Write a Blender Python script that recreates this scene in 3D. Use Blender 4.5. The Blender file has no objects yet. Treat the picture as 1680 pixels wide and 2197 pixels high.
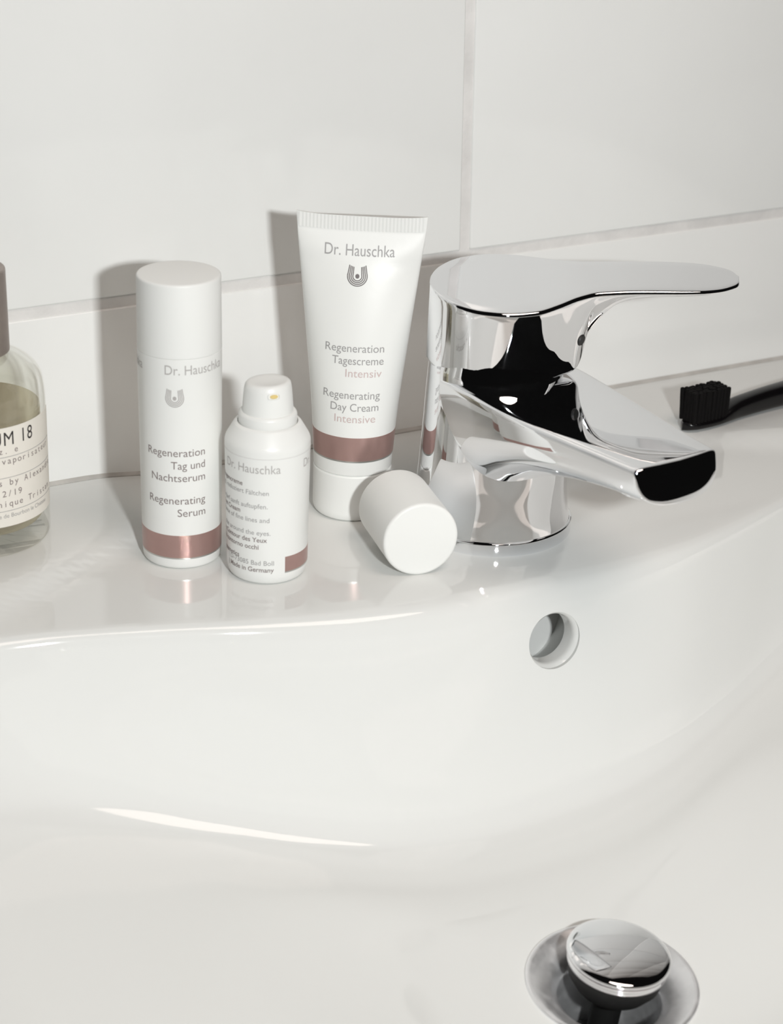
import bpy, bmesh, math, random
import numpy as np
from mathutils import Matrix, Vector

random.seed(7)
scene = bpy.context.scene
COL = scene.collection
rad = math.radians

# ------------------------------------------------------------------ camera
cam_d = bpy.data.cameras.new('camera')
cam = bpy.data.objects.new('camera', cam_d)
COL.objects.link(cam)
CAM = Vector((-0.44896, -0.85087, 0.34743))
FWD = Vector((0.44328091, 0.81299255, -0.37755151)).normalized()
RIGHT = Vector((0.88003862, -0.47477709, 0.01089676))
RIGHT = (RIGHT - FWD * RIGHT.dot(FWD)).normalized()
UP = RIGHT.cross(FWD).normalized()
m = Matrix((RIGHT, UP, -FWD)).transposed().to_4x4()
m.translation = CAM
cam.matrix_world = m
cam_d.sensor_fit = 'HORIZONTAL'
cam_d.sensor_width = 36.0
cam_d.lens = 4485.0 / 1680.0 * 36.0
cam_d.clip_start = 0.01
cam_d.clip_end = 50
cam_d.dof.use_dof = True
cam_d.dof.focus_distance = 0.93
cam_d.dof.aperture_fstop = 16
scene.camera = cam

# ------------------------------------------------------------------ world: a dim room
world = bpy.data.worlds.new('world')
scene.world = world
world.use_nodes = True
bg = world.node_tree.nodes['Background']
bg.inputs[0].default_value = (0.95, 0.93, 0.92, 1)
bg.inputs[1].default_value = 0.004

# ------------------------------------------------------------------ camera flash, to the right of the lens
fl_d = bpy.data.lights.new('camera_flash', 'AREA')
fl_d.shape = 'RECTANGLE'
fl_d.size = 0.045
fl_d.size_y = 0.03
fl_d.energy = 6.0
fl_d.color = (0.975, 1.0, 0.998)
fl = bpy.data.objects.new('camera_flash', fl_d)
COL.objects.link(fl)
FLASH = CAM + RIGHT * 0.173 + UP * 0.004
fl.location = FLASH
fl.rotation_euler = (Vector((0.13, 0.0, 0.08)) - FLASH).to_track_quat('-Z', 'Y').to_euler()

# warm fill light added overhead for shadows and bowl streak, dim against the flash
ce_d = bpy.data.lights.new('warm_fill_light', 'AREA')
ce_d.shape = 'DISK'
ce_d.size = 0.9
ce_d.energy = 10.5
ce_d.color = (1.0, 0.87, 0.78)
ce = bpy.data.objects.new('warm_fill_light', ce_d)
COL.objects.link(ce)
ce.location = (0.09, -1.02, 1.50)

scene.view_settings.view_transform = 'Standard'
scene.view_settings.look = 'None'
scene.view_settings.gamma = 1.0
scene.view_settings.use_curve_mapping = False
scene.view_settings.exposure = 0.0
scene.cycles.blur_glossy = 0.6
scene.cycles.sample_clamp_indirect = 0.0
scene.cycles.max_bounces = 16
scene.cycles.diffuse_bounces = 8
scene.cycles.glossy_bounces = 8
scene.cycles.transmission_bounces = 12

# ------------------------------------------------------------------ materials
def mat(name, col, rough=0.4, metal=0.0, spec=0.5, coat=0.0, coat_rough=0.03, trans=0.0, ior=1.45,
        bump=0.0, bump_scale=60.0, var=0.0, var_scale=20.0, sss=0.0, emis=None, rough_var=0.0):
    M = bpy.data.materials.new(name)
    M.use_nodes = True
    nt = M.node_tree
    b = nt.nodes['Principled BSDF']
    b.inputs['Base Color'].default_value = (*col, 1)
    b.inputs['Roughness'].default_value = rough
    b.inputs['Metallic'].default_value = metal
    b.inputs['IOR'].default_value = ior
    b.inputs['Specular IOR Level'].default_value = spec
    b.inputs['Coat Weight'].default_value = coat
    b.inputs['Coat Roughness'].default_value = coat_rough
    b.inputs['Transmission Weight'].default_value = trans
    if sss:
        b.inputs['Subsurface Weight'].default_value = sss
        b.inputs['Subsurface Radius'].default_value = (0.003, 0.003, 0.003)
        b.inputs['Subsurface Scale'].default_value = 1.0
    tc = nt.nodes.new('ShaderNodeTexCoord')
    if bump:
        n = nt.nodes.new('ShaderNodeTexNoise')
        n.inputs['Scale'].default_value = bump_scale
        n.inputs['Detail'].default_value = 2
        nt.links.new(tc.outputs['Object'], n.inputs['Vector'])
        bp = nt.nodes.new('ShaderNodeBump')
        bp.inputs['Strength'].default_value = bump
        bp.inputs['Distance'].default_value = 0.001
        nt.links.new(n.outputs['Fac'], bp.inputs['Height'])
        nt.links.new(bp.outputs['Normal'], b.inputs['Normal'])
    if var or rough_var:
        n = nt.nodes.new('ShaderNodeTexNoise')
        n.inputs['Scale'].default_value = var_scale
        n.inputs['Detail'].default_value = 5
        nt.links.new(tc.outputs['Object'], n.inputs['Vector'])
        if var:
            r = nt.nodes.new('ShaderNodeValToRGB')
            r.color_ramp.elements[0].position = 0.3
            r.color_ramp.elements[1].position = 0.7
            r.color_ramp.elements[0].color = (*[c * (1 - var) for c in col], 1)
            r.color_ramp.elements[1].color = (*col, 1)
            nt.links.new(n.outputs['Fac'], r.inputs['Fac'])
            nt.links.new(r.outputs['Color'], b.inputs['Base Color'])
        if rough_var:
            mr = nt.nodes.new('ShaderNodeMapRange')
            mr.inputs[1].default_value = 0.45
            mr.inputs[2].default_value = 0.75
            mr.inputs[3].default_value = rough
            mr.inputs[4].default_value = rough + rough_var
            nt.links.new(n.outputs['Fac'], mr.inputs[0])
            nt.links.new(mr.outputs[0], b.inputs['Roughness'])
    return M

M = {}
M['ceramic'] = mat('white_sanitary_ceramic', (0.745, 0.75, 0.735), rough=0.05, ior=1.5, var=0.015, var_scale=8)
M['tile'] = mat('white_glazed_tile', (0.88, 0.885, 0.87), rough=0.11, ior=1.5, bump=0.10, bump_scale=22, var=0.025, var_scale=14)
M['grout'] = mat('pale_grout', (0.80, 0.785, 0.77), rough=0.75, var=0.16, var_scale=45, bump=0.4, bump_scale=300)
M['silicone'] = mat('grey_silicone', (0.60, 0.58, 0.55), rough=0.5, var=0.3, var_scale=60)
M['plastic'] = mat('white_plastic', (0.83, 0.835, 0.815), rough=0.34, ior=1.46, bump=0.02, bump_scale=500)
M['cap_plastic'] = mat('matt_white_plastic', (0.84, 0.845, 0.825), rough=0.45, ior=1.46, bump=0.02, bump_scale=500)
M['clear_base'] = mat('frosted_white_plastic', (0.84, 0.845, 0.82), rough=0.22, ior=1.46)
M['rose'] = mat('rose_copper_print', (0.46, 0.30, 0.275), rough=0.31, metal=0.55, var=0.05, var_scale=200)
M['silver'] = mat('silver_print', (0.55, 0.55, 0.53), rough=0.3, metal=0.8)
M['ink_dark'] = mat('dark_grey_ink', (0.16, 0.14, 0.14), rough=0.5, var=0.05)
M['ink_brown'] = mat('brown_grey_ink', (0.24, 0.195, 0.19), rough=0.5, var=0.05)
M['ink_grey'] = mat('mid_grey_ink', (0.36, 0.35, 0.35), rough=0.45, var=0.05)
M['ink_light'] = mat('light_grey_ink', (0.47, 0.45, 0.44), rough=0.45, var=0.05)
M['ink_pink'] = mat('pale_pink_ink', (0.62, 0.50, 0.49), rough=0.5, var=0.05)
M['ink_black'] = mat('black_ink', (0.03, 0.025, 0.025), rough=0.6, var=0.05)
M['seam'] = mat('seam_shadow_grey', (0.72, 0.715, 0.70), rough=0.5)
M['amber'] = mat('yellow_residue', (0.80, 0.62, 0.25), rough=0.4, var=0.1, var_scale=300)
M['chrome'] = mat('chrome', (0.86, 0.865, 0.88), rough=0.025, metal=1.0, rough_var=0.02, var_scale=90)
M['chrome_worn'] = mat('worn_chrome', (0.90, 0.90, 0.91), rough=0.33, metal=0.8, rough_var=0.25, var_scale=150, var=0.12)
M['rubber'] = mat('black_rubber', (0.01, 0.01, 0.01), rough=0.5, var=0.1)
M['black_plastic'] = mat('black_gloss_plastic', (0.004, 0.0035, 0.004), rough=0.22, var=0.05)
M['bristle'] = mat('black_bristle', (0.004, 0.0035, 0.0035), rough=0.75, spec=0.15, var=0.1)
M['glass'] = mat('clear_glass', (0.97, 0.97, 0.95), rough=0.0, trans=1.0, ior=1.48)
M['liquid'] = mat('pale_amber_perfume', (0.93, 0.86, 0.62), rough=0.0, trans=1.0, ior=1.36)
M['tube_clear'] = mat('milky_dip_tube', (0.8, 0.8, 0.78), rough=0.2, trans=0.3)
M['paper'] = mat('cream_paper_label', (0.80, 0.765, 0.70), rough=0.7, var=0.03, var_scale=150)
M['gunmetal'] = mat('brushed_gunmetal', (0.40, 0.345, 0.315), rough=0.42, metal=0.75, var=0.06, var_scale=300)
M['gunmetal_top'] = M['gunmetal']
def clear_mat(name, tint, fres, body=None, body_fac=0.0):
    """clear, non-scattering wall: straight transmission tinted per surface plus a fresnel mirror layer"""
    X = bpy.data.materials.new(name); X.use_nodes = True
    n_ = X.node_tree; n_.nodes.clear()
    out = n_.nodes.new('ShaderNodeOutputMaterial')
    tr = n_.nodes.new('ShaderNodeBsdfTransparent'); tr.inputs[0].default_value = (*tint, 1)
    gl = n_.nodes.new('ShaderNodeBsdfGlossy'); gl.inputs['Roughness'].default_value = 0.01; gl.inputs['Color'].default_value = (1, 1, 1, 1)
    lw = n_.nodes.new('ShaderNodeLayerWeight'); lw.inputs[0].default_value = 0.5
    pw = n_.nodes.new('ShaderNodeMath'); pw.operation = 'POWER'; pw.inputs[1].default_value = 4.0
    fr = n_.nodes.new('ShaderNodeMath'); fr.operation = 'MULTIPLY_ADD'; fr.inputs[1].default_value = fres; fr.inputs[2].default_value = 0.035
    n_.links.new(lw.outputs['Facing'], pw.inputs[0]); n_.links.new(pw.outputs[0], fr.inputs[0])
    mx = n_.nodes.new('ShaderNodeMixShader')
    src = tr
    if body:
        df = n_.nodes.new('ShaderNodeBsdfDiffuse'); df.inputs[0].default_value = (*body, 1)
        m2 = n_.nodes.new('ShaderNodeMixShader'); m2.inputs[0].default_value = body_fac
        n_.links.new(tr.outputs[0], m2.inputs[1]); n_.links.new(df.outputs[0], m2.inputs[2]); src = m2
    n_.links.new(fr.outputs[0], mx.inputs[0]); n_.links.new(src.outputs[0], mx.inputs[1]); n_.links.new(gl.outputs[0], mx.inputs[2])
    n_.links.new(mx.outputs[0], out.inputs[0])
    return X
M['glass'] = clear_mat('clear_glass', (0.975, 0.975, 0.955), 0.75)
M['liquid'] = clear_mat('pale_amber_perfume', (0.95, 0.925, 0.84), 0.15, (0.70, 0.62, 0.46), 0.28)
# brushed rings for the worn flange
for k in ('chrome_worn',):
    pass

# ------------------------------------------------------------------ helpers
def link_mesh(name, verts, faces, material, parent=None, smooth=True, sharp=35, mw=None):
    me = bpy.data.meshes.new(name)
    me.from_pydata([tuple(v) for v in verts], [], faces)
    me.validate()
    bm = bmesh.new(); bm.from_mesh(me)
    bmesh.ops.remove_doubles(bm, verts=bm.verts, dist=1e-7)
    bmesh.ops.recalc_face_normals(bm, faces=bm.faces)
    bm.to_mesh(me); bm.free()
    if smooth:
        me.polygons.foreach_set('use_smooth', [True] * len(me.polygons))
        if sharp:
            me.set_sharp_from_angle(angle=rad(sharp))
    me.materials.append(material)
    o = bpy.data.objects.new(name, me)
    COL.objects.link(o)
    if parent is not None:
        o.parent = parent
    if mw is not None:
        o.matrix_local = mw
    return o

def empty(name, mw=None):
    o = bpy.data.objects.new(name, None)
    o.empty_display_size = 0.02
    COL.objects.link(o)
    if mw is not None:
        o.matrix_world = mw
    return o

def tag(o, label, cat, group=None, kind=None):
    o['label'] = label
    o['category'] = cat
    if group: o['group'] = group
    if kind: o['kind'] = kind
    return o

def lathe(profile, n=96, closed=False):
    """profile [(r,z)...] about z; r==0 ends close."""
    vs, fs = [], []
    idx = []
    for (r, z) in profile:
        if r < 1e-9:
            idx.append([len(vs)]); vs.append((0, 0, z))
        else:
            row = []
            for k in range(n):
                a = 2 * math.pi * k / n
                row.append(len(vs)); vs.append((r * math.cos(a), r * math.sin(a), z))
            idx.append(row)
    rows = list(range(len(profile) - 1))
    pairs = [(i, i + 1) for i in rows]
    if closed: pairs.append((len(profile) - 1, 0))
    for i, j in pairs:
        A, B = idx[i], idx[j]
        for k in range(n):
            k2 = (k + 1) % n
            if len(A) == 1 and len(B) == 1: continue
            if len(A) == 1: fs.append((A[0], B[k], B[k2]))
            elif len(B) == 1: fs.append((A[k], A[k2], B[0]))
            else: fs.append((A[k], A[k2], B[k2], B[k]))
    return vs, fs

def round_profile(pts, rr, seg=5):
    """fillet interior corners of a polyline; rr: radius or list"""
    out = [pts[0]]
    for i in range(1, len(pts) - 1):
        r = rr[i] if isinstance(rr, (list, tuple)) else rr
        p0, p1, p2 = (np.array(pts[i - 1], float), np.array(pts[i], float), np.array(pts[i + 1], float))
        d0, d2 = p0 - p1, p2 - p1
        l0, l2 = np.linalg.norm(d0), np.linalg.norm(d2)
        if r <= 0 or l0 < 1e-9 or l2 < 1e-9:
            out.append(tuple(p1)); continue
        t = min(r, 0.49 * l0, 0.49 * l2)
        a, b = p1 + d0 / l0 * t, p1 + d2 / l2 * t
        for s in range(seg + 1):
            u = s / seg
            out.append(tuple((1 - u) ** 2 * a + 2 * u * (1 - u) * p1 + u * u * b))
    out.append(pts[-1])
    return out

def loft(sections, cap0=True, cap1=True, closed=True):
    n = len(sections[0])
    vs = [p for s in sections for p in s]
    fs = []
    for i in range(len(sections) - 1):
        for k in range(n if closed else n - 1):
            k2 = (k + 1) % n
            fs.append((i * n + k, i * n + k2, (i + 1) * n + k2, (i + 1) * n + k))
    if cap0: fs.append(tuple(reversed(range(n))))
    if cap1: fs.append(tuple(range((len(sections) - 1) * n, len(sections) * n)))
    return vs, fs

def pchip(xs, ys):
    xs = np.array(xs, float); ys = np.array(ys, float)
    h = np.diff(xs); d = np.diff(ys) / h
    mm = np.zeros_like(ys)
    for i in range(1, len(xs) - 1):
        if d[i - 1] * d[i] > 0:
            w1, w2 = 2 * h[i] + h[i - 1], h[i] + 2 * h[i - 1]
            mm[i] = (w1 + w2) / (w1 / d[i - 1] + w2 / d[i])
    mm[0], mm[-1] = d[0], d[-1]
    def f(x):
        x = np.clip(np.asarray(x, float), xs[0], xs[-1])
        i = np.clip(np.searchsorted(xs, x) - 1, 0, len(xs) - 2)
        t = (x - xs[i]) / h[i]
        return ((2 * t**3 - 3 * t**2 + 1) * ys[i] + (t**3 - 2 * t**2 + t) * h[i] * mm[i]
                + (-2 * t**3 + 3 * t**2) * ys[i + 1] + (t**3 - t**2) * h[i] * mm[i + 1])
    return f

def sstep(a, b, x):
    t = np.clip((np.asarray(x, float) - a) / (b - a), 0, 1)
    return t * t * (3 - 2 * t)

def text2d(s, bold=0.0, spacing=1.0, mono=False, res=4):
    """flat glyph mesh: verts (u,v) with cap height 1, faces; left edge at u=0"""
    def one(st):
        cu = bpy.data.curves.new('t', 'FONT')
        cu.body = st
        cu.resolution_u = res
        cu.offset = bold
        cu.space_character = spacing
        ob = bpy.data.objects.new('t', cu)
        COL.objects.link(ob)
        dg = bpy.context.evaluated_depsgraph_get()
        dg.update()
        me = bpy.data.meshes.new_from_object(ob.evaluated_get(dg))
        v = np.array([p.co[:2] for p in me.vertices]) if len(me.vertices) else np.zeros((0, 2))
        f = [tuple(p.vertices) for p in me.polygons]
        bpy.data.objects.remove(ob); bpy.data.curves.remove(cu); bpy.data.meshes.remove(me)
        return v, f
    capv, _ = one('H')
    hh = capv[:, 1].max()
    if mono:
        V, F = [], []
        off = 0; nv = 0
        for ch in s:
            if ch != ' ':
                v, f = one(ch)
                w = v[:, 0].max() - v[:, 0].min()
                k = 0.52 / w if w > 0.52 else 1.0
                v = v.copy()
                v[:, 0] = (v[:, 0] - (v[:, 0].min() + v[:, 0].max()) / 2) * k + off + 0.3
                V.append(v); F += [tuple(i + nv for i in q) for q in f]; nv += len(v)
            off += 0.62
        v = np.vstack(V); f = F
    else:
        v, f = one(s)
    v = v / hh
    v[:, 0] -= v[:, 0].min()
    return v, f

def place_text(name, s, mapper, material, parent, cap, width=None, right=None, left=None, base=0.0,
               bold=0.0, spacing=1.0, mono=False, slope=0.0, label=None):
    """cap: cap height (m); width: total width (m) or None; right/left: arc coordinate; base: baseline height"""
    v, f = text2d(s, bold, spacing, mono)
    w = v[:, 0].max()
    k = (width / w) if width else cap
    U = v[:, 0] * k
    U = U + (left if left is not None else right - w * k)
    Vv = v[:, 1] * cap + base + slope * U
    vs = [mapper(a, b) for a, b in zip(U, Vv)]
    o = link_mesh(name, vs, f, material, parent, smooth=False)
    if label: o['label'] = label
    return o

def logo2d():
    """nested open arches around a dot, unit outer radius"""
    V, F = [], []
    for r in (1.0, 0.82, 0.64, 0.46):
        path = []
        a0 = 162
        top = 1.12 if r > 0.9 else 1.08
        path.append((-0.80 * r - 0.02, top - (1 - r) * 0.25))
        for k in range(41):
            a = rad(a0 + (378 - a0) * k / 40)
            path.append((r * math.cos(a), r * math.sin(a)))
        path.append((0.80 * r + 0.02, top - (1 - r) * 0.25))
        w = 0.052
        P = np.array(path)
        d = np.gradient(P, axis=0)
        d /= np.linalg.norm(d, axis=1)[:, None]
        nrm = np.stack([-d[:, 1], d[:, 0]], 1)
        b = len(V)
        for p, q in zip(P, nrm):
            V.append(p + q * w); V.append(p - q * w)
        for i in range(len(P) - 1):
            F.append((b + 2 * i, b + 2 * i + 1, b + 2 * i + 3, b + 2 * i + 2))
    b = len(V)
    V.append(np.array((0.0, 0.0)))
    for k in range(20):
        a = 2 * math.pi * k / 20
        V.append(np.array((0.21 * math.cos(a), 0.24 * math.sin(a))))
    for k in range(20):
        F.append((b, b + 1 + k, b + 1 + (k + 1) % 20))
    return np.array(V), F

def place_logo(mapper, material, parent, cu, cv, r):
    v, f = logo2d()
    vs = [mapper(cu + a * r, cv + b * r) for a, b in v]
    return link_mesh('emblem', vs, f, material, parent, smooth=False)

def cyl_map(rfun, eps=0.00006):
    def g(u, v):
        r = rfun(v) + eps
        a = u / rfun(v)
        return (r * math.sin(a), -r * math.cos(a), v)
    return g

def band_mesh(rfun, z0, z1, a0, a1, eps, n=72, thick=0.0003):
    """curved strip hugging a revolved body, with thickness; angles in degrees from the front"""
    full = abs(a1 - a0) >= 359.9
    V, F = [], []
    cols = n if full else n + 1
    zs = [z0, z0, z1, z1]
    for k in range(cols):
        a = rad(a0 + (a1 - a0) * k / n)
        for z, e in ((z0, -thick), (z0, eps), (z1, eps), (z1, -thick)):
            r = rfun(z) + e
            V.append((r * math.sin(a), -r * math.cos(a), z))
    for k in range(n):
        k2 = (k + 1) % cols
        for j in range(4):
            j2 = (j + 1) % 4
            F.append((k * 4 + j, k2 * 4 + j, k2 * 4 + j2, k * 4 + j2))
    if not full:
        F.append((3, 2, 1, 0)); b = (cols - 1) * 4; F.append((b, b + 1, b + 2, b + 3))
    return V, F

# ------------------------------------------------------------------ the tiled wall
TS = math.tan(rad(2.2))
XS = -0.012                      # centre line of the basin

def rounded_box(x0, x1, y0, y1, z0, z1, bev, name, material, parent):
    bm = bmesh.new()
    bmesh.ops.create_cube(bm, size=1)
    for v in bm.verts:
        v.co = Vector(((x0 + x1) / 2 + v.co.x * (x1 - x0), (y0 + y1) / 2 + v.co.y * (y1 - y0), (z0 + z1) / 2 + v.co.z * (z1 - z0)))
    bmesh.ops.bevel(bm, geom=bm.edges[:], offset=bev, segments=3, profile=0.5, affect='EDGES')
    me = bpy.data.meshes.new(name)
    bm.to_mesh(me); bm.free()
    me.polygons.foreach_set('use_smooth', [True] * len(me.polygons))
    me.set_sharp_from_angle(angle=rad(40))
    me.materials.append(material)
    o = bpy.data.objects.new(name, me); COL.objects.link(o)
    o.parent = parent
    return o

wall = rounded_box(-0.86, 0.96, 0.0, 0.10, -0.75, 1.10, 0.001, 'wall_back', M['grout'], None)
wall['kind'] = 'structure'; wall['label'] = 'white tiled bathroom wall with pale grout joints behind the washbasin'
JX, JZ = 0.0535, 0.0800        # a joint crossing (centre)
TW, TH, GW = 0.300, 0.200, 0.0052
for i in range(-3, 3):
    for j in range(-4, 5):
        x0 = JX + i * TW + GW / 2; x1 = JX + (i + 1) * TW - GW / 2
        z0 = JZ + j * TH + GW / 2; z1 = JZ + (j + 1) * TH - GW / 2
        w = random.uniform(-0.0001, 0.0001)
        rounded_box(x0, x1, -0.0010 + w, 0.004, z0, z1, 0.0010, 'tile', M['tile'], wall)

# ------------------------------------------------------------------ washbasin
def zl(x, y):
    ax = np.abs(np.asarray(x, float) - XS); y = np.asarray(y, float)
    ys = -0.075 - (ax - 0.15) * 0.5
    up = sstep(-0.008, 0.008, y - ys) * sstep(0.085, 0.135, ax)
    front = sstep(-0.16, -0.26, y)
    return (TS * np.maximum(y, -0.2) - 0.004 * (1 - up)) * (1 - front) + front * (-0.011)

DX, DY, DZ = -0.0440, -0.2920, -0.1287      # centre of the drain
RIN = 0.0328
half = [(0, -.1805), (.04, -.180), (.08, -.1745), (.12, -.163), (.16, -.149), (.205, -.136), (.245, -.132), (.282, -.141),
        (.308, -.168), (.321, -.22), (.321, -.29), (.308, -.36), (.275, -.422), (.215, -.470), (.135, -.496), (.065, -.505)]
pts = half + [(0, -.508)] + [(-x, y) for x, y in reversed(half[1:])]
pts = np.array([(x + XS, y) for x, y in pts])
def catmull(P, k=24):
    n = len(P); out = []
    for i in range(n):
        a, b, c, d = P[i - 1], P[i], P[(i + 1) % n], P[(i + 2) % n]
        for s in range(k):
            t = s / k
            out.append(0.5 * ((2 * b) + (-a + c) * t + (2 * a - 5 * b + 4 * c - d) * t * t + (-a + 3 * b - 3 * c + d) * t ** 3))
    return np.array(out)
rim = catmull(pts)
oh = [(0, -.0025), (.345, -.0025), (.357, -.006), (.361, -.02), (.361, -.12), (.361, -.23), (.355, -.30), (.340, -.37), (.305, -.44),
      (.240, -.500), (.150, -.532), (.065, -.543)]
op = np.array(oh + [(0, -.545)] + [(-x, y) for x, y in reversed(oh[1:])]) + np.array([XS, 0])
outp = []
for i in range(len(op)):
    for s in range(40):
        t = s / 40
        outp.append(op[i] * (1 - t) + op[(i + 1) % len(op)] * t)
outp = np.array(outp)
def radial(P):
    d = P - np.array([DX, DY])
    th = np.arctan2(d[:, 1], d[:, 0]); r = np.hypot(d[:, 0], d[:, 1])
    o = np.argsort(th); th, r = th[o], r[o]
    th = np.concatenate([th - 2 * np.pi, th, th + 2 * np.pi]); r = np.concatenate([r, r, r])
    return lambda a: np.interp(a, th, r)
rho_rim, rho_out = radial(rim), radial(outp)
NT = 360
TH_ = np.linspace(-np.pi, np.pi, NT, endpoint=False)
G = pchip([0, .60, .74, .83, .885, .925, .957, .982, 1.0, 1.05, 1.10, 1.16, 1.22],
          [0, 0, .018, .085, .215, .405, .605, .775, .875, .957, .984, .997, 1.0])
TOPT = 1.22
def rho_t(t):
    return RIN + (rr_ - RIN) * min(t, 1.0) + max(t - 1.0, 0.0) * 0.065
rr_, ro_ = rho_rim(TH_), rho_out(TH_)
cs, sn = np.cos(TH_), np.sin(TH_)
rings = []
tb = np.concatenate([np.linspace(0, 0.6, 26), np.linspace(0.615, 1.0, 40)[:-1], np.linspace(1.0, TOPT, 16)])
tilt = math.tan(rad(8.0))
xr, yr = DX + cs * rho_t(TOPT), DY + sn * rho_t(TOPT)
for t in tb:
    rho = rho_t(t)
    x, y = DX + cs * rho, DY + sn * rho
    top = zl(xr, yr) if t < 1.0 else zl(xr, yr) * (1 - sstep(1.0, TOPT, t)) + zl(x, y) * sstep(1.0, TOPT, t)
    g = G(t)
    base = DZ + tilt * (y - DY) * (1 - sstep(0.0, 0.55, t)) + 0.25 * (rho - RIN) * sstep(-0.25, 0.45, t)
    z = base * (1 - g) + top * g
    rings.append(np.stack([x, y, z], 1))
for s in np.linspace(0, 1, 30)[1:]:
    r0 = rho_t(TOPT)
    rho = r0 + (ro_ - 0.004 - r0) * s
    x, y = DX + cs * rho, DY + sn * rho
    rings.append(np.stack([x, y, zl(x, y)], 1))
# rolled outer edge, skirt, underside
for (ins, dz) in ((0.0025, 0.0005), (0.001, 0.0018), (0.0002, 0.0038), (0.0, 0.007), (0.0, 0.03), (0.004, 0.045)):
    rho = ro_ - ins
    x, y = DX + cs * rho, DY + sn * rho
    rings.append(np.stack([x, y, zl(x, y) - dz], 1))
for (k, z) in ((0.93, -0.075), (0.80, -0.15), (0.6, -0.20), (0.35, -0.215)):
    rho = ro_ * k
    x, y = DX + cs * rho, DY + sn * rho
    y = np.minimum(y, -0.0025)
    rings.append(np.stack([x, y, np.full(NT, z)], 1))
for z in (-0.215,):
    rho = np.full(NT, RIN)
    rings.append(np.stack([DX + cs * rho, DY + sn * rho, np.full(NT, z)], 1))
V = np.vstack(rings); nr = len(rings); F = []
for i in range(nr):
    j = (i + 1) % nr
    for k in range(NT):
        k2 = (k + 1) % NT
        F.append((i * NT + k, i * NT + k2, j * NT + k2, j * NT + k))
basin = link_mesh('washbasin', V, F, M['ceramic'], None, sharp=None)
tag(basin, 'white glossy ceramic washbasin with a deep bowl and round overflow hole', 'washbasin')

# overflow opening cut into the back of the bowl
OV = Vector((-0.0052, -0.1805, -0.0365))
cprof = [(0, -0.034), (0.026, -0.034), (0.026, -0.0075), (0.0110, -0.0075), (0.0110, -0.0022), (0.0112, -0.0008), (0.0117, 0.0003), (0.0126, 0.0012), (0.0128, 0.012), (0, 0.012)]
cv, cf = lathe(cprof, 64)
cutter = link_mesh('cutter', cv, cf, M['ceramic'], None, sharp=None)
OVN = Vector((0.0, -0.995, 0.06)).normalized()
cm = OVN.to_track_quat('Z', 'Y').to_matrix().to_4x4()
cm.translation = OV
cutter.matrix_world = cm
md = basin.modifiers.new('overflow', 'BOOLEAN')
md.operation = 'DIFFERENCE'; md.solver = 'EXACT'; md.object = cutter
bpy.context.view_layer.update()
dg = bpy.context.evaluated_depsgraph_get()
me = bpy.data.meshes.new_from_object(basin.evaluated_get(dg))
basin.modifiers.clear()
if len(me.polygons) > 1000:
    basin.data = me
    me.name = 'washbasin'
me.polygons.foreach_set('use_smooth', [True] * len(me.polygons))
me.set_sharp_from_angle(angle=rad(38))
bpy.data.objects.remove(cutter)

# sealant line between basin and tiles
sv, sf = [], []
xs_ = np.linspace(-0.34 + XS, 0.34 + XS, 80)
secs = []
for x in xs_:
    z = float(zl(x, -0.003))
    secs.append([(x, -0.0011, z + 0.0003), (x, -0.0029, z - 0.0008), (x, -0.0028, z - 0.006), (x, -0.0011, z - 0.006)])
sv, sf = loft(secs)
seal = link_mesh('trim_1', sv, sf, M['silicone'], None)
seal['kind'] = 'structure'; seal['label'] = 'thin grey sealant joint where the basin meets the tiles'

# ------------------------------------------------------------------ drain with pop-up plug
dm = Matrix.Translation((DX, DY, DZ)) @ Matrix.Rotation(rad(8.0), 4, 'X')
drain = empty('basin_drain', dm)
tag(drain, 'chrome pop-up drain with a raised domed plug at the bottom of the bowl', 'drain')
prof = round_profile([(0.0325, -0.004), (0.0341, -0.0006), (0.0343, 0.0012), (0.0325, 0.0016), (0.029, -0.0004), (0.0235, -0.0040),
                      (0.0205, -0.0075), (0.0198, -0.012), (0.0198, -0.045), (0.0215, -0.045), (0.0215, -0.010)], 0.0012, 4)
v, f = lathe(prof, 128, closed=True)
fl_o = link_mesh('flange', v, f, M['chrome_worn'], drain, sharp=50)
v, f = lathe(round_profile([(0, -0.042), (0.0190, -0.042), (0.0190, -0.036), (0, -0.036)], 0.0005), 64)
link_mesh('throat', v, f, M['rubber'], drain)
plug_m = Matrix.Translation((0.0028, 0.0030, 0.0)) @ Matrix.Rotation(rad(4), 4, 'Y')
domes = [(0.0, 0.0148)]
for k in range(1, 13):
    a = k / 12
    domes.append((0.0196 * a, 0.0148 - 0.0021 * a ** 2.2))
prof = domes + [(0.0206, 0.0120), (0.0209, 0.0112), (0.0206, 0.0104), (0.0198, 0.0100), (0.0194, 0.0094), (0.0194, 0.0084), (0.0199, 0.0078), (0.0199, 0.0068), (0.0192, 0.0062), (0, 0.0062)]
v, f = lathe(prof, 128)
pl = link_mesh('plug', v, f, M['chrome'], drain, sharp=50, mw=plug_m)
v, f = lathe([(0, 0.0062), (0.0186, 0.0062), (0.0184, 0.0010), (0.0150, -0.004), (0.006, -0.006), (0.006, -0.040), (0, -0.040)], 64)
link_mesh('seal', v, f, M['rubber'], pl)

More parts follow.
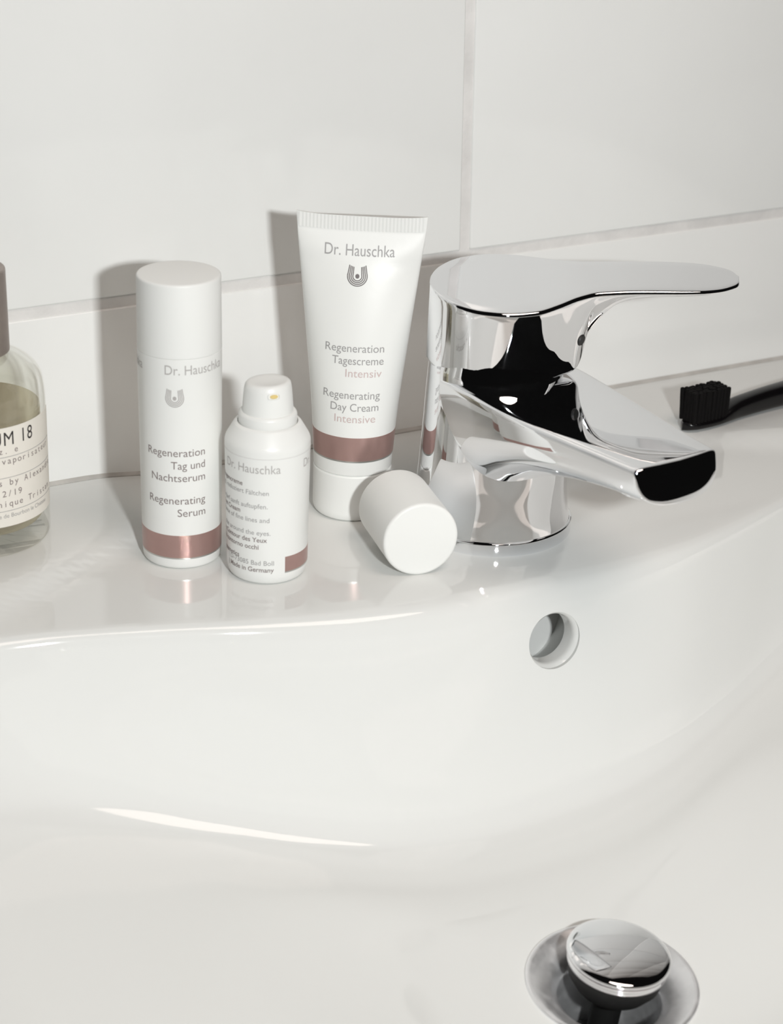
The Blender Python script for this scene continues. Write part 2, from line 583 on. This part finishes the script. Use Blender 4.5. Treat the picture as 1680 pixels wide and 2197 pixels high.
# ------------------------------------------------------------------ faucet
FX, FY = 0.0022, -0.1150
fz = float(zl(FX, FY))
fm = Matrix.Translation((FX, FY, fz)) @ Matrix.Rotation(rad(-90 + 7), 4, 'Z')   # local +x = spout direction
fm = Matrix.Translation((FX, FY, fz)) @ Matrix.Rotation(rad(1.2), 4, 'X') @ Matrix.Rotation(rad(-90 + 7), 4, 'Z')
faucet = empty('faucet', fm)
tag(faucet, 'chrome single-lever mixer faucet standing on the basin ledge', 'faucet')
prof = round_profile([(0, -0.0012), (0.0360, -0.0012), (0.0362, 0.0050), (0.0352, 0.0056), (0, 0.0056)], [0, .0005, .0006, .0004, 0])
v, f = lathe(prof, 128)
link_mesh('base_ring', v, f, M['chrome'], faucet)
bp = pchip([0.0055, 0.008, 0.012, 0.018, 0.026, 0.036, 0.05, 0.062, 0.0765], [0.0352, 0.0347, 0.0341, 0.0335, 0.0329, 0.0321, 0.0311, 0.0304, 0.0294])
prof = [(0, 0.0055)] + [(float(bp(z)), z) for z in np.linspace(0.0055, 0.0745, 40)] + [(0.0292, 0.0772), (0.0286, 0.079), (0.0280, 0.084), (0.0, 0.086)]
v, f = lathe(prof, 128)
link_mesh('body', v, f, M['chrome'], faucet, sharp=40)

# spout: flat top, rounded belly
def spout_section(u, hw, zt, zb, n=28, lip=0.004, e=2.7):
    out = []
    zm = zt - lip
    for k in range(n + 1):                       # belly, from -v to +v
        a = math.pi * k / n
        c, s = math.cos(a), math.sin(a)
        out.append((u, -hw * math.copysign(abs(c) ** (2 / e), c), zm - (zm - zb) * abs(s) ** (2 / e)))
    for k in range(1, n):                        # top, +v back to -v
        a = math.pi * k / n
        c, s = math.cos(a), math.sin(a)
        out.append((u, hw * math.copysign(abs(c) ** (2 / 6.0), c), zm + lip * abs(s) ** (2 / 6.0)))
    return out
SL = 0.1165
su = [0.0, .02, .035, .05, .067, .083, .10, SL]
hwf = pchip(su, [.0305, .0306, .0302, .0290, .0270, .0250, .0230, .0214])
ztf = pchip(su, [.0740, .0736, .0726, .0717, .0710, .0704, .0699, .0696])
zbf = pchip(su, [.0200, .0260, .0345, .0415, .0465, .0496, .0516, .0528])
us = np.linspace(0.0, SL, 60)
secs = [spout_section(u, float(hwf(u)), float(ztf(u)), float(zbf(u))) for u in us]
hE, tE, bE = float(hwf(SL)), float(ztf(SL)), float(zbf(SL))
for k in range(1, 7):                            # rounded lip then flat end face
    a = rad(90 * k / 6)
    ins = 0.0012 * (1 - math.cos(a))
    secs.append(spout_section(SL + 0.0012 * math.sin(a), hE - ins, tE - ins, bE + ins))
for k in (0.8, 0.55, 0.25):
    zc = (tE + bE) / 2 + 0.003
    secs.append([(SL + 0.0012 + 0.0004 * (1 - k), p[1] * k, zc + (p[2] - zc) * k) for p in spout_section(SL, hE - .0012, tE - .0012, bE + .0012)])
# the end leans back: its lower edge reaches further out, and bows forward in plan
secs = [[(x + float(sstep(0.085, SL, x)) * ((tE - z) * 0.22 - y * y * 6.0), y, z) for (x, y, z) in sc_] for sc_ in secs]
v, f = loft(secs)
sp = link_mesh('spout', v, f, M['chrome'], faucet, sharp=50)
v, f = lathe(round_profile([(0, 0.012), (0.0125, 0.012), (0.0125, 0.0), (0.0105, 0.0), (0.0105, 0.003), (0, 0.003)], 0.0006), 48)
link_mesh('aerator', v, f, M['chrome'], faucet, mw=Matrix.Translation((0.100, 0, 0.0512)))

# handle: round head drawn out into a lever
handle_m = Matrix.Translation((0, 0, 0.0972)) @ Matrix.Rotation(rad(63), 4, 'Z') @ Matrix.Rotation(rad(8.5), 4, 'X') @ Matrix.Translation((0, 0, -0.0945))
hT = pchip([-0.0305, -.030, -.0275, -.022, -.012, 0.0, .010, .020, .030, .040, .053, .070, .083, .0915, .098, .1028, .1045],
           [0.0, .0045, .0122, .0205, .0277, .0302, .0290, .0246, .0192, .0163, .0157, .0157, .0152, .0137, .0108, .0064, .0])
zT = lambda u: 0.1092 + 0.0020 * float(sstep(0.008, 0.042, u)) - 0.0016 * float(sstep(0.05, 0.104, u))
def handle_sections():
    secs = []
    us = np.concatenate([-0.0305 + 0.0305 * (1 - np.cos(np.linspace(0, np.pi / 2, 26))), np.linspace(0.0, 0.090, 70)[1:],
                         0.090 + 0.0145 * np.sin(np.linspace(0, np.pi / 2, 22))[1:]])
    zb_low = pchip([-0.0305, 0.026, 0.0320, 0.0352, 0.0375, 0.0400, .0435, .049, .057, .070, .1085],
                   [0.0, 0.0, 0.015, 0.13, 0.37, 0.58, 0.76, 0.90, 0.97, 1.0, 1.0])
    zb = lambda u: 0.0750 + (zT(u) - 0.0052 + 0.0012 * float(sstep(.06, .108, u)) - 0.0750) * float(zb_low(u))
    for u in us:
        ht = max(float(hT(u)), 1e-5)
        circ = 0.0302 * math.sqrt(max(1 - (u / 0.0385) ** 2, 0.0))
        if u <= 0: hb = ht
        else:
            hb = min(ht, circ)
            hb = max(hb, ht - 0.0045 if u > 0.044 else (ht - 0.0045) * float(sstep(0.028, 0.044, u)))
        zt_, zb_ = zT(u), float(zb(u))
        e = min(0.0016, ht * 0.5, (zt_ - zb_) * 0.3)
        sec = []
        # half section from top centre to bottom centre at +v, then mirrored
        pts = []
        for s in (0.0, 0.35, 0.7): pts.append(((ht - e) * s, zt_))
        for k in range(6):
            a = rad(90 * k / 5)
            pts.append((ht - e + e * math.sin(a), zt_ - e + e * math.cos(a)))
        n = 12
        for k in range(1, n):
            t = k / n
            w = ht + (hb - ht) * float(sstep(0.0, 1.0, t))
            pts.append((w, (zt_ - e) + (zb_ + e - (zt_ - e)) * t))
        hb2 = max(hb, 2e-5); e2 = min(e, hb2 * .5)
        for k in range(6):
            a = rad(90 * k / 5)
            pts.append((hb2 - e2 + e2 * math.cos(a), zb_ + e - e * math.sin(a)))
        for s in (0.7, 0.35, 0.0): pts.append(((hb2 - e2) * s, zb_))
        sec = [(u, p[0], p[1]) for p in pts] + [(u, -p[0], p[1]) for p in reversed(pts[1:-1])]
        secs.append(sec)
    return secs
v, f = loft(handle_sections())
hd = link_mesh('handle', v, f, M['chrome'], faucet, sharp=55, mw=handle_m)
v, f = lathe([(0, 0.0006), (0.0022, 0.0006), (0.0026, 0.0), (0.0026, -0.004), (0, -0.004)], 32)
sm_ = Matrix.Translation((0.0331, -0.0163, 0.0893)) @ Vector((0.7176, -0.6933, -0.0658)).to_track_quat('Z', 'Y').to_matrix().to_4x4()
link_mesh('screw_cover', v, f, M['rubber'], hd, mw=sm_)

# ------------------------------------------------------------------ bottles
def stand(x, y, face, lean_x=0.0, lean_y=0.0, dz=0.0):
    z = float(zl(x, y)) + dz
    return (Matrix.Translation((x, y, z)) @ Matrix.Rotation(rad(2.2 + lean_x), 4, 'X') @ Matrix.Rotation(rad(lean_y), 4, 'Y')
            @ Matrix.Rotation(rad(face), 4, 'Z'))

# --- tall serum pump bottle
sx, sy = -0.1343, -0.0872
serum = empty('serum_bottle', stand(sx, sy, -22.4))
tag(serum, 'tall white cylindrical serum bottle with cap on, rose band at its foot', 'bottle')
rs = pchip([0, 0.003, 0.01, 0.05, 0.095, 0.128], [0.0164, 0.0167, 0.0168, 0.0171, 0.01735, 0.01735])
R = lambda z: float(rs(z))
prof = round_profile([(0, 0.0), (0.0163, 0.0), (R(0.003), 0.0035)] + [(R(z), z) for z in np.linspace(0.006, 0.0938, 14)] + [(0.0158, 0.0938), (0.0158, 0.0975), (0, 0.0975)],
                     [0, .0016] + [.001] + [0] * 13 + [.0003] + [0] * 4)
v, f = lathe(prof, 128)
link_mesh('body', v, f, M['plastic'], serum)
rcap = lambda z: 0.01735 - 0.0002 * (z - 0.094) / 0.033
prof = round_profile([(0.0160, 0.0960), (0.0160, 0.09395), (rcap(.0942), 0.09395), (rcap(.127), 0.1250), (0, 0.1253)], [0, .0001, .0001, .0012, 0])
v, f = lathe(prof, 128)
link_mesh('cap', v, f, M['cap_plastic'], serum)
v, f = band_mesh(R, 0.0054, 0.0157, 0, 360, 0.00005, 120)
link_mesh('rose_band', v, f, M['rose'], serum)
v, f = band_mesh(R, 0.0048, 0.0054, 0, 360, 0.00006, 120)
link_mesh('silver_line', v, f, M['silver'], serum)
mp = cyl_map(R)
RA = R(0.05) * rad(34.5)
W = 0.0255
place_text('lettering', 'Regeneration', mp, M['ink_brown'], serum, 0.0033, width=W, right=RA, base=0.0515)
place_text('lettering', 'Tag und', mp, M['ink_brown'], serum, 0.0033, width=0.0146, right=RA, base=0.0459)
place_text('lettering', 'Nachtserum', mp, M['ink_brown'], serum, 0.0033, width=0.0237, right=RA, base=0.0403)
place_text('lettering', 'Regenerating', mp, M['ink_brown'], serum, 0.0033, width=W * 0.985, right=RA, base=0.0301)
place_text('lettering', 'Serum', mp, M['ink_brown'], serum, 0.0033, width=0.0121, right=RA, base=0.0245)
place_text('brand_lettering', 'Dr. Hauschka', mp, M['ink_light'], serum, 0.0040, width=0.0272, left=-R(.08) * rad(21), base=0.0873)
place_text('brand_lettering', 'Dr. Hauschka', mp, M['ink_light'], serum, 0.0040, width=0.0272, right=-R(.08) * rad(61), base=0.0873)
place_logo(mp, M['ink_light'], serum, -R(.077) * rad(8), 0.0772, 0.0037)

# --- small pump bottle (eye cream), without its cap
ex, ey = -0.1081, -0.1165
eye = empty('pump_bottle', stand(ex, ey, -24.9))
tag(eye, 'short white pump bottle without cap, small print and rose patch, in front', 'bottle')
re_ = pchip([0, 0.003, 0.02, 0.0585], [0.0162, 0.0169, 0.0171, 0.0177])
RE = lambda z: float(re_(z))
prof = round_profile([(0, 0.0), (0.0156, 0.0), (RE(.003), 0.0038)] + [(RE(z), z) for z in np.linspace(0.007, 0.0572, 10)]
                     + [(0.0177, 0.0605), (0.0138, 0.0672), (0.0124, 0.0678), (0.0124, 0.066), (0, 0.066)],
                     [0, .002, .0015] + [0] * 9 + [.0004, .0022, .0012, .0004, 0, 0])
v, f = lathe(prof, 128)
link_mesh('body', v, f, M['plastic'], eye)
v, f = band_mesh(lambda z: 0.01772, 0.0569, 0.0573, 0, 360, 0.00003, 96)
link_mesh('shoulder_seam', v, f, M['seam'], eye)
prof = round_profile([(0, 0.066), (0.0121, 0.066), (0.0120, 0.0712), (0.0112, 0.0722), (0, 0.0722)], [0, 0, .0008, .0004, 0])
v, f = lathe(prof, 96)
link_mesh('collar', v, f, M['plastic'], eye)
# pump head: tapered, with a slanting dished top
secs = []
n = 64
def head_ring(z_, r_, slant, rise):
    out = []
    for k in range(n):
        a = 2 * math.pi * k / n
        x, y = r_ * math.cos(a), r_ * math.sin(a)
        out.append((x, y, z_ + slant * (x * 0.5 - y * 0.25) / 0.0095 + rise))
    return out
for z_, r_, s_ in ((0.0705, 0.0106, 0), (0.0740, 0.0104, 0), (0.0780, 0.0101, 0.0002), (0.0820, 0.0097, 0.0007), (0.0838, 0.0093, 0.0010), (0.0846, 0.0086, 0.0011), (0.0848, 0.0075, 0.0010),
                   (0.0846, 0.006, 0.0006), (0.0843, 0.003, 0.0002), (0.0842, 0.0003, 0)):
    secs.append(head_ring(z_, r_, s_, 0))
v, f = loft(secs)
head = link_mesh('pump_head', v, f, M['plastic'], eye, sharp=50)
a = rad(14)
nm = Matrix.Rotation(a, 4, 'Z') @ Matrix.Translation((0, -0.0093, 0.0812)) @ Matrix.Rotation(rad(86), 4, 'X')
secs = []
for zz, k in ((-0.0016, 1.0), (0.0006, 1.0), (0.0008, 0.85), (0.0002, 0.75)):
    secs.append([(0.0026 * k * math.copysign(abs(math.cos(t)) ** .6, math.cos(t)), 0.0013 * k * math.copysign(abs(math.sin(t)) ** .6, math.sin(t)), zz) for t in np.linspace(0, 2 * np.pi, 33)[:-1]])
v, f = loft(secs)
nz = link_mesh('nozzle', v, f, M['plastic'], head, mw=nm)
rounded = [(0.0016 * math.cos(t), 0.0008 * math.sin(t)) for t in np.linspace(0, 2 * np.pi, 25)[:-1]]
v, f = loft([[(x, y, 0.0000) for x, y in rounded], [(x * 1.05, y * 1.05, 0.0007) for x, y in rounded], [(x * .7, y * .7, 0.0010) for x, y in rounded]])
resid = link_mesh('residue', v, f, M['amber'], head, mw=nm)
mp = cyl_map(RE)
v, f = band_mesh(RE, 0.0060, 0.0128, 25.5, 150, 0.00005, 60)
link_mesh('rose_patch', v, f, M['rose'], eye)
v, f = band_mesh(RE, 0.0054, 0.0060, 25.5, 150, 0.00006, 60)
link_mesh('silver_line', v, f, M['silver'], eye)
rE = 0.0174
place_text('brand_lettering', 'Dr. Hauschka', mp, M['ink_light'], eye, 0.0037, width=0.0262, right=rE * rad(17.5), base=0.0508)
place_text('brand_lettering', 'Dr. Hauschka', mp, M['ink_light'], eye, 0.0037, width=0.0262, left=rE * rad(57), base=0.0508)
for s, ang, zb_, b, mt in (('Augencreme', -36, 0.0445, 0.012, 'ink_brown'), ('Pflegt, reduziert Fältchen', 1.5, 0.0412, 0.0, 'ink_grey'),
                           ('Bei Bedarf sanft auftupfen.', 0, 0.0352, 0.0, 'ink_grey'), ('Eye Cream', -40, 0.0322, 0.012, 'ink_brown'),
                           ('the appearance of fine lines and', 2.5, 0.0290, 0.0, 'ink_grey'), ('delicate skin around the eyes.', 4, 0.0232, 0.0, 'ink_grey'),
                           ('Crème Contour des Yeux', -0.5, 0.0200, 0.012, 'ink_brown'), ('Crema contorno occhi', -12, 0.0167, 0.012, 'ink_brown'),
                           ('cosmetics', -42, 0.0117, 0.012, 'ink_brown'),
                           ('| D-73085 Bad Boll', 9, 0.0095, 0.0, 'ink_grey'), ('| Made in Germany', 9, 0.0064, 0.012, 'ink_brown')):
    place_text('small_print', s, mp, M[mt], eye, 0.00205, right=rE * rad(ang), base=zb_, bold=b)

# --- cream tube standing on its cap
tx, ty = -0.0467, -0.0745
tube = empty('cream_tube', stand(tx, ty, -30.5, lean_x=0.2, lean_y=0.9))
tag(tube, 'white flared cream tube standing on its cap, beside the faucet', 'tube')
prof = round_profile([(0, 0.0), (0.0160, 0.0), (0.0172, 0.0025), (0.0175, 0.0216), (0.0165, 0.0222), (0, 0.0222)], [0, .0014, .002, .0005, .0003, 0])
v, f = lathe(prof, 128)
link_mesh('cap', v, f, M['cap_plastic'], tube)
af = pchip([0.0222, 0.0300, 0.050, 0.080, 0.110, 0.1285, 0.1365], [0.0174, 0.0178, 0.0192, 0.0222, 0.0254, 0.0274, 0.0280])
bf = pchip([0.0222, 0.0300, 0.050, 0.080, 0.110, 0.1285, 0.1305, 0.1365], [0.0174, 0.0178, 0.0168, 0.0128, 0.0066, 0.0011, 0.0006, 0.0006])
secs = []
NTB = 96
for z in np.concatenate([[0.0222, 0.0226], np.linspace(0.024, 0.1285, 60), np.linspace(0.129, 0.1365, 9)]):
    a_, b_ = float(af(z)), float(bf(z))
    if z < 0.0224: a_ -= 0.0004; b_ -= 0.0004
    flat = 2.0 + 2.5 * float(sstep(0.115, 0.130, z))
    sec = []
    for k in range(NTB):
        t = 2 * math.pi * k / NTB
        c, s = math.cos(t), math.sin(t)
        sag = -0.0011 * float(sstep(0.09, 0.1365, z)) * (1 - (c * c))
        sec.append((a_ * math.copysign(abs(c) ** (2 / flat), c), b_ * math.copysign(abs(s) ** (2 / flat), s), z + sag))
    secs.append(sec)
v, f = loft(secs)
link_mesh('body', v, f, M['plastic'], tube)
# crimp seal with fine vertical ribs
nr_ = 70
for side in (-1, 1):
    V_, F_ = [], []
    for k in range(nr_ + 1):
        u = -0.0272 + 0.0544 * k / nr_
        rib = 0.00018 if k % 2 else 0.0
        c = u / 0.0278
        sag = -0.0011 * (1 - c * c)
        for z in (0.1300, 0.1362):
            V_.append((u, side * (0.00062 + rib), z + sag))
    for k in range(nr_):
        F_.append((2 * k, 2 * k + 2, 2 * k + 3, 2 * k + 1))
    link_mesh('crimp', V_, F_, M['plastic'], tube, smooth=False)
RT = lambda z: 0.0178
def tube_map(eps):
    def g(u, v_):
        a_, b_ = float(af(v_)), float(bf(v_))
        c = max(-0.98, min(0.98, u / a_))
        sag = -0.0011 * float(sstep(0.09, 0.1365, v_)) * (1 - c * c)
        s = math.sqrt(1 - c * c)
        flat = 2.0 + 2.5 * float(sstep(0.115, 0.130, v_))
        s = (1 - abs(c) ** flat) ** (1 / flat)
        return (u, -(b_ * s + eps), v_ + sag)
    return g
def ell_band(z0, z1, eps, name, material):
    secs_ = []
    rows = [(z0, -0.0003)] + [(z, eps) for z in np.linspace(z0, z1, 12)] + [(z1, -0.0003)]
    n_ = NTB
    V_, F_ = [], []
    for z, e in rows:
        for k in range(n_):
            t = 2 * math.pi * k / n_
            V_.append(((float(af(z)) + e) * math.cos(t), (float(bf(z)) + e) * math.sin(t), z))
    m_ = len(rows)
    for i in range(m_):
        j = (i + 1) % m_
        for k in range(n_):
            k2 = (k + 1) % n_
            F_.append((i * n_ + k, i * n_ + k2, j * n_ + k2, j * n_ + k))
    return link_mesh(name, V_, F_, material, tube)
ell_band(0.0296, 0.0404, 0.00009, 'rose_band', M['rose'])
ell_band(0.0289, 0.0296, 0.00010, 'silver_line', M['silver'])
tm = tube_map(0.00008)
place_text('brand_lettering', 'Dr. Hauschka', tm, M['ink_grey'], tube, 0.0048, width=0.0300, left=-0.0153, base=0.1195)
place_logo(tm, M['ink_dark'], tube, -0.0008, 0.1110, 0.0042)
for s, wd, rt, zb_, mt in (('Regeneration', 0.0254, 0.0122, 0.0785, 'ink_grey'), ('Tagescreme', 0.0222, 0.0122, 0.0731, 'ink_grey'),
                           ('Intensiv', 0.0156, 0.0116, 0.0677, 'ink_pink'), ('Regenerating', 0.0246, 0.0113, 0.0580, 'ink_grey'),
                           ('Day Cream', 0.0208, 0.0109, 0.0526, 'ink_grey'), ('Intensive', 0.0178, 0.0098, 0.0474, 'ink_pink')):
    place_text('lettering', s, tm, M[mt], tube, 0.0034, width=wd, right=rt, base=zb_)

# --- loose cap lying in front of the faucet
c0, c1 = Vector((-0.0524, -0.1495, 0)), Vector((-0.0452, -0.1137, 0))
ax = (c0 - c1).normalized()
rc = 0.0164
cz0 = float(zl(c0.x, c0.y)); cz1 = float(zl(c1.x, c1.y))
mid = (c0 + c1) / 2
axis = Vector((ax.x, ax.y, (cz0 - cz1) / (c0 - c1).length)).normalized()
cm = axis.to_track_quat('Z', 'Y').to_matrix().to_4x4()
cm.translation = (mid.x, mid.y, (cz0 + cz1) / 2 + rc * 1.0003)
prof = round_profile([(0, 0.0190), (0.0164, 0.0187), (0.0164, -0.0187), (0.0150, -0.0187), (0.0150, 0.0172), (0, 0.0172)], [0, .0016, .0004, .0004, .0005, 0])
v, f = lathe(prof, 128)
lc = link_mesh('bottle_cap', v, f, M['cap_plastic'], None, mw=cm)
tag(lc, 'loose white cylindrical cap lying on its side by the faucet base', 'cap')

# --- perfume bottle at the left edge
px, py = -0.2074, -0.0387
perf = empty('perfume_bottle', stand(px, py, -16.6))
tag(perf, 'clear glass perfume bottle with typed paper label and brown metal cap', 'perfume bottle')
RP = 0.0300
outer = round_profile([(0, 0.0), (0.0288, 0.0), (RP, 0.0018), (RP, 0.0640), (0.0285, 0.0738), (0.0215, 0.0800), (0.0105, 0.0822)], [0, .0012, .0015, .006, .007, .006, 0], 8)
inner = round_profile([(0.0095, 0.0822), (0.0205, 0.0782), (0.0265, 0.0722), (0.0275, 0.0640), (0.0275, 0.0110), (0.0262, 0.0085), (0, 0.0080)], [0, .005, .006, .005, .003, .003, 0], 8)
v, f = lathe(outer + inner, 96)
link_mesh('glass_body', v, f, M['glass'], perf)
lq = round_profile([(0, 0.0079), (0.0262, 0.0084), (0.02755, 0.0110), (0.02755, 0.0585), (0, 0.0585)], [0, .003, .003, 0.0003, 0], 6)
v, f = lathe(lq, 96)
link_mesh('perfume', v, f, M['liquid'], perf)
v, f = lathe([(0.0013, 0.010), (0.0013, 0.0815), (0.0009, 0.0815), (0.0009, 0.010)], 24, closed=True)
link_mesh('dip_tube', v, f, M['tube_clear'], perf)
v, f = lathe(round_profile([(0, 0.0788), (0.0085, 0.0788), (0.0085, 0.084), (0, 0.084)], .0004), 48)
link_mesh('pump_collar', v, f, M['gunmetal'], perf)
prof = round_profile([(0, 0.0826), (0.0162, 0.0826), (0.0159, 0.1180), (0, 0.1182)], [0, .0004, .0012, 0])
v, f = lathe(prof, 96)
link_mesh('cap', v, f, M['gunmetal'], perf)
RPf = lambda z: RP
v, f = band_mesh(RPf, 0.0140, 0.0580, -84, 84, 0.00012, 80, thick=-0.00003)
lab = link_mesh('paper_label', v, f, M['paper'], perf)
def lmap(u, v_):
    a = u / RP; r = RP + 0.00018
    return (r * math.sin(a), -r * math.cos(a), v_)
A = lambda d: RP * rad(d)
place_text('lettering', 'LABDANUM 18', lmap, M['ink_black'], lab, 0.0058, right=A(50), base=0.0502, spacing=1.12, width=0.0490)
for s, ang, zb_, cp, mono in (('1.7 fl. oz. e', 34, 0.0466, 0.0026, True), ('eau de parfum / vaporisateur', 74, 0.0420, 0.0027, True), ('spray', 17.5, 0.0376, 0.0027, True),
                              ('Paris by Alexandre', 80, 0.0325, 0.0027, True), ('02/12/19', 36, 0.0275, 0.0027, True),
                              ('Veronique Tristan', 74, 0.0230, 0.0027, True), ('6 rue de Bourbon le Chateau', 66, 0.0180, 0.0018, False)):
    place_text('small_print', s, lmap, M['ink_brown' if mono else 'ink_grey'], lab, cp, right=A(ang), base=zb_, mono=mono)
for z in (0.0450, 0.0358, 0.0209):
    v, f = band_mesh(lambda q: RP, z, z + 0.00022, -80, 80, 0.00018, 80, thick=-0.0001)
    link_mesh('rule', v, f, M['ink_grey'], lab)

# --- toothbrush
bx, by = 0.1395, -0.0690
bz = float(zl(bx + 0.03, by + 0.003))
brush = empty('toothbrush', Matrix.Translation((bx, by, bz)) @ Matrix.Rotation(rad(6.6), 4, 'Z') @ Matrix.Rotation(rad(1.5), 4, 'X'))
tag(brush, 'black toothbrush lying bristles up on the ledge behind the spout', 'toothbrush')
wf = pchip([0, .002, .006, .015, .027, .036, .05, .08, .12, .16, .172, .176], [.0, .0034, .0058, .0066, .0062, .0052, .0050, .0056, .0060, .0058, .0042, 0.0002])
hf = pchip([0, .004, .02, .029, .04, .07, .12, .176], [.0042, .0046, .0050, .0085, .0105, .0118, .0125, .0100])
zf = pchip([0, .03, .06, .10, .176], [.0004, .0004, .0010, .0012, .0004])
secs = []
for u in np.concatenate([0.003 * (1 - np.cos(np.linspace(0, np.pi / 2, 8))), np.linspace(0.003, 0.172, 60)[1:], np.linspace(0.172, 0.176, 6)[1:]]):
    w_, h_, z_ = max(float(wf(u)), 1e-4), float(hf(u)), float(zf(u))
    secs.append([(u, w_ * math.copysign(abs(math.cos(t)) ** .7, math.cos(t)), z_ + h_ / 2 + h_ / 2 * math.copysign(abs(math.sin(t)) ** .7, math.sin(t))) for t in np.linspace(0, 2 * np.pi, 29)[:-1]])
v, f = loft(secs)
link_mesh('handle', v, f, M['black_plastic'], brush)
# tufts
tv, tf = [], []
nt_ = 10
secs = []
for zz, k in ((0, 1.0), (0.0142, 1.06), (0.0153, 1.0), (0.0156, 0.6)):
    secs.append([(0.00118 * k * math.cos(t), 0.00118 * k * math.sin(t), zz) for t in np.linspace(0, 2 * np.pi, nt_ + 1)[:-1]])
tv, tf = loft(secs)
tuft0 = link_mesh('bristle_tuft', tv, tf, M['bristle'], brush)
first = True
for i in range(10):
    for j in range(5):
        o = tuft0 if first else tuft0.copy()
        if not first:
            COL.objects.link(o); o.parent = brush
        first = False
        o.location = (0.0035 + i * 0.00232, (j - 2) * 0.00228, 0.0046)
        o.rotation_euler = (rad(random.uniform(-1.5, 1.5) - (j - 2) * 0.6), rad(random.uniform(-1.5, 1.5)), random.random())
        o.scale = (1, 1, random.uniform(0.985, 1.03))
